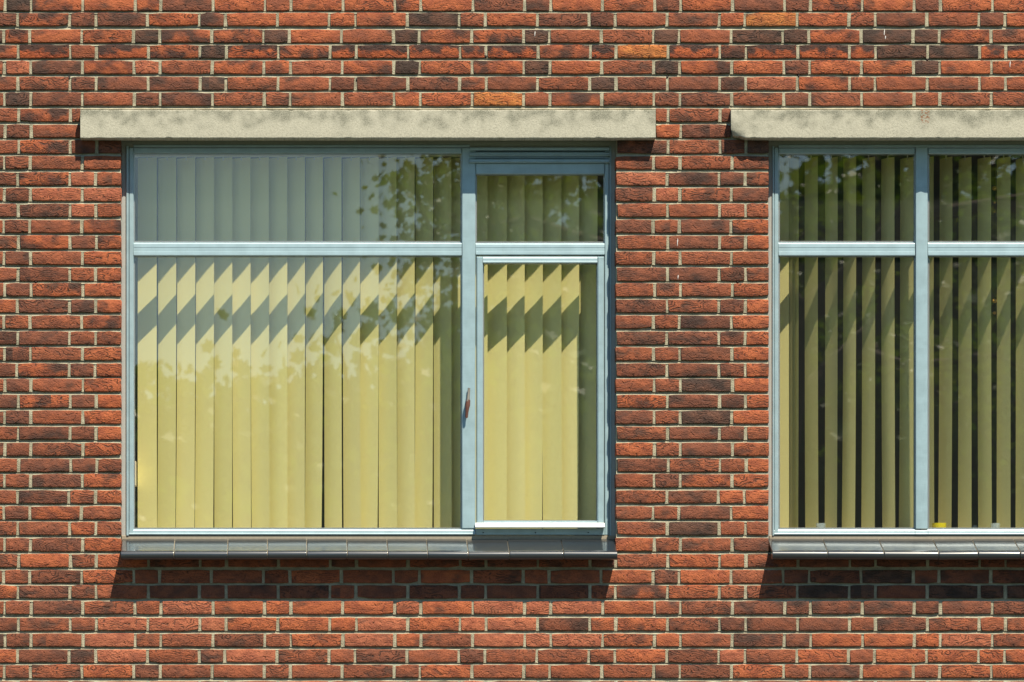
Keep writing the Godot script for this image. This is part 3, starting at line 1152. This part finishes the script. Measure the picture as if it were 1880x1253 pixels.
# ---------------------------------------------------------------- room and the things on its window boards
func build_room() -> void:
	var x0 := spot(120, 0).x
	var x1 := spot(2420, 0).x
	var y0 := 1.35
	var y1 := spot(0, 150).y
	var z0 := -4.6
	var z1 := -0.3205
	var parts := [
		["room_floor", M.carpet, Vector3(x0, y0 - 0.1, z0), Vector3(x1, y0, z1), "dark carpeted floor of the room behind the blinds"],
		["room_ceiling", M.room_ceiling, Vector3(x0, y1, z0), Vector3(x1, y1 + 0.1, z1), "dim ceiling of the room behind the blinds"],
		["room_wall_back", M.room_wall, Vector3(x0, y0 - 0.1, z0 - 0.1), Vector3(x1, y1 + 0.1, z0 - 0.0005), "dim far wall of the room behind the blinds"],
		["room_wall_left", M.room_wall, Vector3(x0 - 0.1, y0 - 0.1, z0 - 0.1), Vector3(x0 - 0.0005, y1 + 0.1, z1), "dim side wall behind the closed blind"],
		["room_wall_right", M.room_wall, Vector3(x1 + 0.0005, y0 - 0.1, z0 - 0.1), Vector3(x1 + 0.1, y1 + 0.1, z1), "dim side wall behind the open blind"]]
	for p in parts:
		var s := Shape.new()
		s.box(p[2], p[3], 0.0005)
		var o := put(p[0], s, p[1])
		tag(o, p[4], "room", "", "structure")
	for q in 2:
		var xa: float = spot([223.0, 1413.0][q], 0).x
		var xb: float = spot([1130.0, 2320.0][q], 0).x
		var s := Shape.new()
		s.box(Vector3(xa, spot(0, 983.2).y - 0.02, -0.44), Vector3(xb, spot(0, 983.2).y, -0.1185), 0.001)
		var o := put("window_board", s, M.board)
		tag(o, ["pale window board indoors under the closed blind", "pale window board indoors under the open blind, holding glassware"][q], "window board", "window boards indoors")
	var board := spot(0, 983.2).y + 0.0005
	# yellow bowl and two small tumblers
	var at := spot(1725, 960, -0.185)
	at.y = board
	var s1 := Shape.new()
	s1.lathe(at, [[0.0, 0.0], [0.014, 0.0], [0.018, 0.006], [0.027, 0.030], [0.0295, 0.058], [0.0275, 0.058], [0.025, 0.031], [0.016, 0.010], [0.0, 0.008]], 24)
	tag(put("glass_bowl", s1, M.yellow_glass), "small yellow glass bowl on the window board", "bowl")
	for x in [1507.5, 1828.0]:
		var t := spot(x, 960, -0.19)
		t.y = board
		var s2 := Shape.new()
		s2.lathe(t, [[0.0, 0.0], [0.017, 0.0], [0.018, 0.004], [0.0195, 0.058], [0.0180, 0.058], [0.0165, 0.010], [0.0, 0.009]], 20)
		tag(put("glass_tumbler", s2, M.clear_glass), "small clear glass tumbler " + ("beside the stack of gathered slats" if x < 1600 else "on the board right of the mullion and yellow bowl"), "tumbler", "tumblers on the window board")
	# amber ornament on a thread
	var orn := thing("hanging_ornament", "amber bead ornament hanging on a dark thread behind the open blind", "ornament")
	var th := Shape.new()
	th.tube([spot(1826, 262, -0.33), spot(1826, 600, -0.33)], [0.0011, 0.0011], 5)
	put("thread", th, M.dark_thread, orn)
	for pr in [[346.0, 0.011], [372.0, 0.006], [389.0, 0.005], [553.0, 0.010], [575.0, 0.007]]:
		var p := spot(1826.5, pr[0], -0.33)
		var bd := Shape.new()
		var r: float = pr[1]
		bd.lathe(p, [[0.0, -r], [r * 0.7, -r * 0.7], [r, 0.0], [r * 0.7, r * 0.7], [0.0, r]], 12)
		put("bead", bd, M.amber, orn)

# ---------------------------------------------------------------- the garden across from the facade
func grow(s: Shape, tips: Array, p: Vector3, dir: Vector3, len: float, rad: float, level: int, most: int) -> void:
	var q := p
	var pts := [p]
	var rr := [rad]
	for k in 3:
		dir = (dir + Vector3(rng.randf_range(-0.16, 0.16), rng.randf_range(-0.05, 0.14), rng.randf_range(-0.16, 0.16))).normalized()
		q += dir * len / 3.0
		pts.append(q)
		rr.append(rad * (1.0 - 0.14 * (k + 1)))
		if level >= most - 1:
			tips.append([q, dir])
	s.tube(pts, rr, 7 if level < 2 else 4, false)
	if level == most:
		return
	var kids := 4 if level == 0 else 3
	for k in kids:
		var g := TAU * (k + rng.randf()) / kids
		var side := dir.cross(Vector3(0.3, 0.2, 0.9)).normalized().rotated(dir, g)
		var nd := (dir * rng.randf_range(0.5, 0.9) + side * rng.randf_range(0.55, 0.95)).normalized()
		var st: Vector3 = pts[3] if k < 2 else pts[2]
		grow(s, tips, st, nd, len * rng.randf_range(0.62, 0.82), rad * 0.58, level + 1, most)

func leaf_mesh(size: float, m: Material) -> ArrayMesh:
	var s := Shape.new()
	s.colored = true
	var o := [Vector2(0, -0.5), Vector2(0.22, -0.32), Vector2(0.5, -0.22), Vector2(0.34, 0.0), Vector2(0.44, 0.26), Vector2(0.16, 0.22), Vector2(0, 0.55), Vector2(-0.16, 0.22), Vector2(-0.44, 0.26), Vector2(-0.34, 0.0), Vector2(-0.5, -0.22), Vector2(-0.22, -0.32)]
	for k in o.size():
		var a: Vector2 = o[k] * size
		var b: Vector2 = o[(k + 1) % o.size()] * size
		s.tri(Vector3(0, 0, 0), Vector3(a.x, a.y, 0.25 * absf(a.x)), Vector3(b.x, b.y, 0.25 * absf(b.x)))
	return s.mesh(m)

func tree(label: String, at: Vector3, height: float, per_tip: int, leaf: float, spread: float, m: Material, sd: int, low := 0.30) -> void:
	rng.seed = sd
	var root := thing("broadleaf_tree", label, "tree", "trees across from the facade")
	root.position = at
	var s := Shape.new()
	var tips := []
	var trunk := height * low
	s.tube([Vector3(0, -0.05, 0), Vector3(0.02, trunk * 0.5, 0.03), Vector3(0.05, trunk, 0)], [height * 0.030, height * 0.024, height * 0.020], 12, false)
	grow(s, tips, Vector3(0.05, trunk * 0.96, 0), Vector3(0, 1, 0), height * 0.21, height * 0.019, 0, 4)
	put("trunk", s, M.bark, root)
	var mm := MultiMesh.new()
	mm.transform_format = MultiMesh.TRANSFORM_3D
	mm.use_colors = true
	mm.mesh = leaf_mesh(leaf, m)
	var num := tips.size() * per_tip
	mm.instance_count = num
	for k in num:
		var tp: Array = tips[k % tips.size()]
		var off := Vector3(rng.randfn(0, spread), rng.randfn(0, spread * 0.7), rng.randfn(0, spread))
		var bs := Basis.from_euler(Vector3(rng.randf_range(-1.2, 0.4), rng.randf_range(0, TAU), rng.randf_range(-0.6, 0.6))).scaled(Vector3.ONE * rng.randf_range(0.6, 1.25))
		mm.set_instance_transform(k, Transform3D(bs, tp[0] + off))
		var v := rng.randf_range(0.75, 1.3)
		mm.set_instance_color(k, Color(v * rng.randf_range(0.85, 1.35), v, v * rng.randf_range(0.6, 1.0)))
	var mi := MultiMeshInstance3D.new()
	mi.multimesh = mm
	mi.name = "crown"
	mi.set_meta("kind", "stuff")
	root.add_child(mi)

func build_garden() -> void:
	var g := Shape.new()
	g.quad(Vector3(-300, 0, 300), Vector3(300, 0, 300), Vector3(300, 0, -300), Vector3(-300, 0, -300))
	tag(put("ground", g, M.grass), "mown lawn stretching away from the facade", "lawn", "", "structure")
	var p := Shape.new()
	p.quad(Vector3(-14, 0.004, 5.0), Vector3(18, 0.004, 5.0), Vector3(18, 0.004, 0.0), Vector3(-14, 0.004, 0.0))
	tag(put("pavement", p, M.paving), "dark asphalt strip along the foot of the facade", "pavement", "", "structure")
	tree("near broad-leaved tree mirrored in the windows, loose twigs at its edge", Vector3(3.5, 0, 26.0), 12.5, 40, 0.085, 0.24, M.leaf, 501)
	var far := [[-7.4, 65.0, 15.4], [-3.4, 61.0, 15.0], [0.2, 64.0, 14.8], [3.4, 61.0, 16.5], [6.8, 65.0, 20.0], [11.0, 62.0, 21.0], [15.8, 65.0, 21.0]]
	for k in far.size():
		tree("dense tree in the row far across the lawn", Vector3(far[k][0], 0, far[k][1]), far[k][2], 17 if k < 4 else 20, 0.27 if k < 4 else 0.45, 0.040 * far[k][2], M.leaf, 600 + k, 0.08)
	# unseen trees added on both sides to block the low sky glow
	var model: Node3D = get_node("broadleaf_tree_005")
	for k in 14:
		var deg: float = [-78, -70, -62, -54, -46, -38, -30, -22, -14, 20, 30, 42, 56, 70][k]
		var o: Node3D = model.duplicate()
		o.name = numbered(self, "broadleaf_tree")  # added copy under the shared tree name and label
		add_child(o, true)
		o.position = Vector3(sin(deg_to_rad(deg)) * 66.0, 0, cos(deg_to_rad(deg)) * 66.0)
		if absf(deg) > 50.0:
			o.position *= 0.75
		o.rotation.y = k * 1.7
		o.scale = Vector3.ONE * (0.8 + 0.07 * (k % 4))

# ---------------------------------------------------------------- scene
func _ready() -> void:
	rng.seed = 20240611
	var cam := Camera3D.new()
	cam.name = "camera"
	cam.projection = Camera3D.PROJECTION_FRUSTUM
	cam.near = 0.5
	cam.far = 900.0
	cam.position = EYE
	cam.size = 1253.0 / SCALE * cam.near / EYE.z
	cam.frustum_offset = Vector2(0.0 - EYE.x, MIDDLE_HEIGHT - EYE.y) * cam.near / EYE.z
	var optics := CameraAttributesPhysical.new()
	optics.frustum_near = 0.5
	optics.frustum_far = 900.0
	optics.frustum_focal_length = 200.0
	optics.frustum_focus_distance = 20.0
	optics.exposure_aperture = 12.0
	cam.attributes = optics
	add_child(cam)
	cam.near = 0.5
	cam.far = 900.0
	cam.size = 1253.0 / SCALE * cam.near / EYE.z
	cam.frustum_offset = Vector2(0.0 - EYE.x, MIDDLE_HEIGHT - EYE.y) * cam.near / EYE.z
	cam.current = true

	var sky_m := ProceduralSkyMaterial.new()
	sky_m.sky_top_color = Color(0.30, 0.46, 0.64)
	sky_m.sky_horizon_color = Color(0.77, 0.87, 0.84)
	sky_m.sky_curve = 0.12
	sky_m.ground_bottom_color = Color(0.20, 0.22, 0.14)
	sky_m.ground_horizon_color = Color(0.45, 0.52, 0.50)
	sky_m.sun_angle_max = 1.0
	var sky := Sky.new()
	sky.sky_material = sky_m
	var env := Environment.new()
	env.background_mode = Environment.BG_SKY
	env.sky = sky
	env.background_energy_multiplier = 1.1
	env.tonemap_mode = Environment.TONE_MAPPER_LINEAR
	env.tonemap_exposure = 1.65
	env.sdfgi_enabled = true
	env.ssao_enabled = true
	env.ssil_enabled = true
	var we := WorldEnvironment.new()
	we.name = "daylight"
	we.environment = env
	add_child(we)

	var sun := DirectionalLight3D.new()
	sun.name = "sun"
	sun.light_energy = 1.6
	sun.light_color = Color(1.0, 0.955, 0.87)
	sun.light_angular_distance = 0.5
	sun.shadow_enabled = true
	add_child(sun)
	sun.look_at_from_position(Vector3.ZERO, SUN_TRAVEL, Vector3.RIGHT)

	make_materials()
	build_wall()
	build_lintel(147, 1204, 0, "long weathered concrete lintel over the window with the air vent")
	build_lintel(1342.5, 2400, 1, "weathered concrete lintel with a broken end, over the open blind")
	build_sill([222.0, 320, 418, 491, 563, 637, 711, 784, 858, 933, 1032, 1131], "dark glazed tile sill under the window with the rusty latch")
	build_sill([1413.0, 1515, 1618, 1718, 1790, 1867, 1940, 2013, 2087, 2160, 2240, 2321], "dark glazed tile sill under the window with open slats")
	build_left_window()
	build_right_window()
	build_left_blind()
	build_right_blind()
	build_room()
	build_garden()
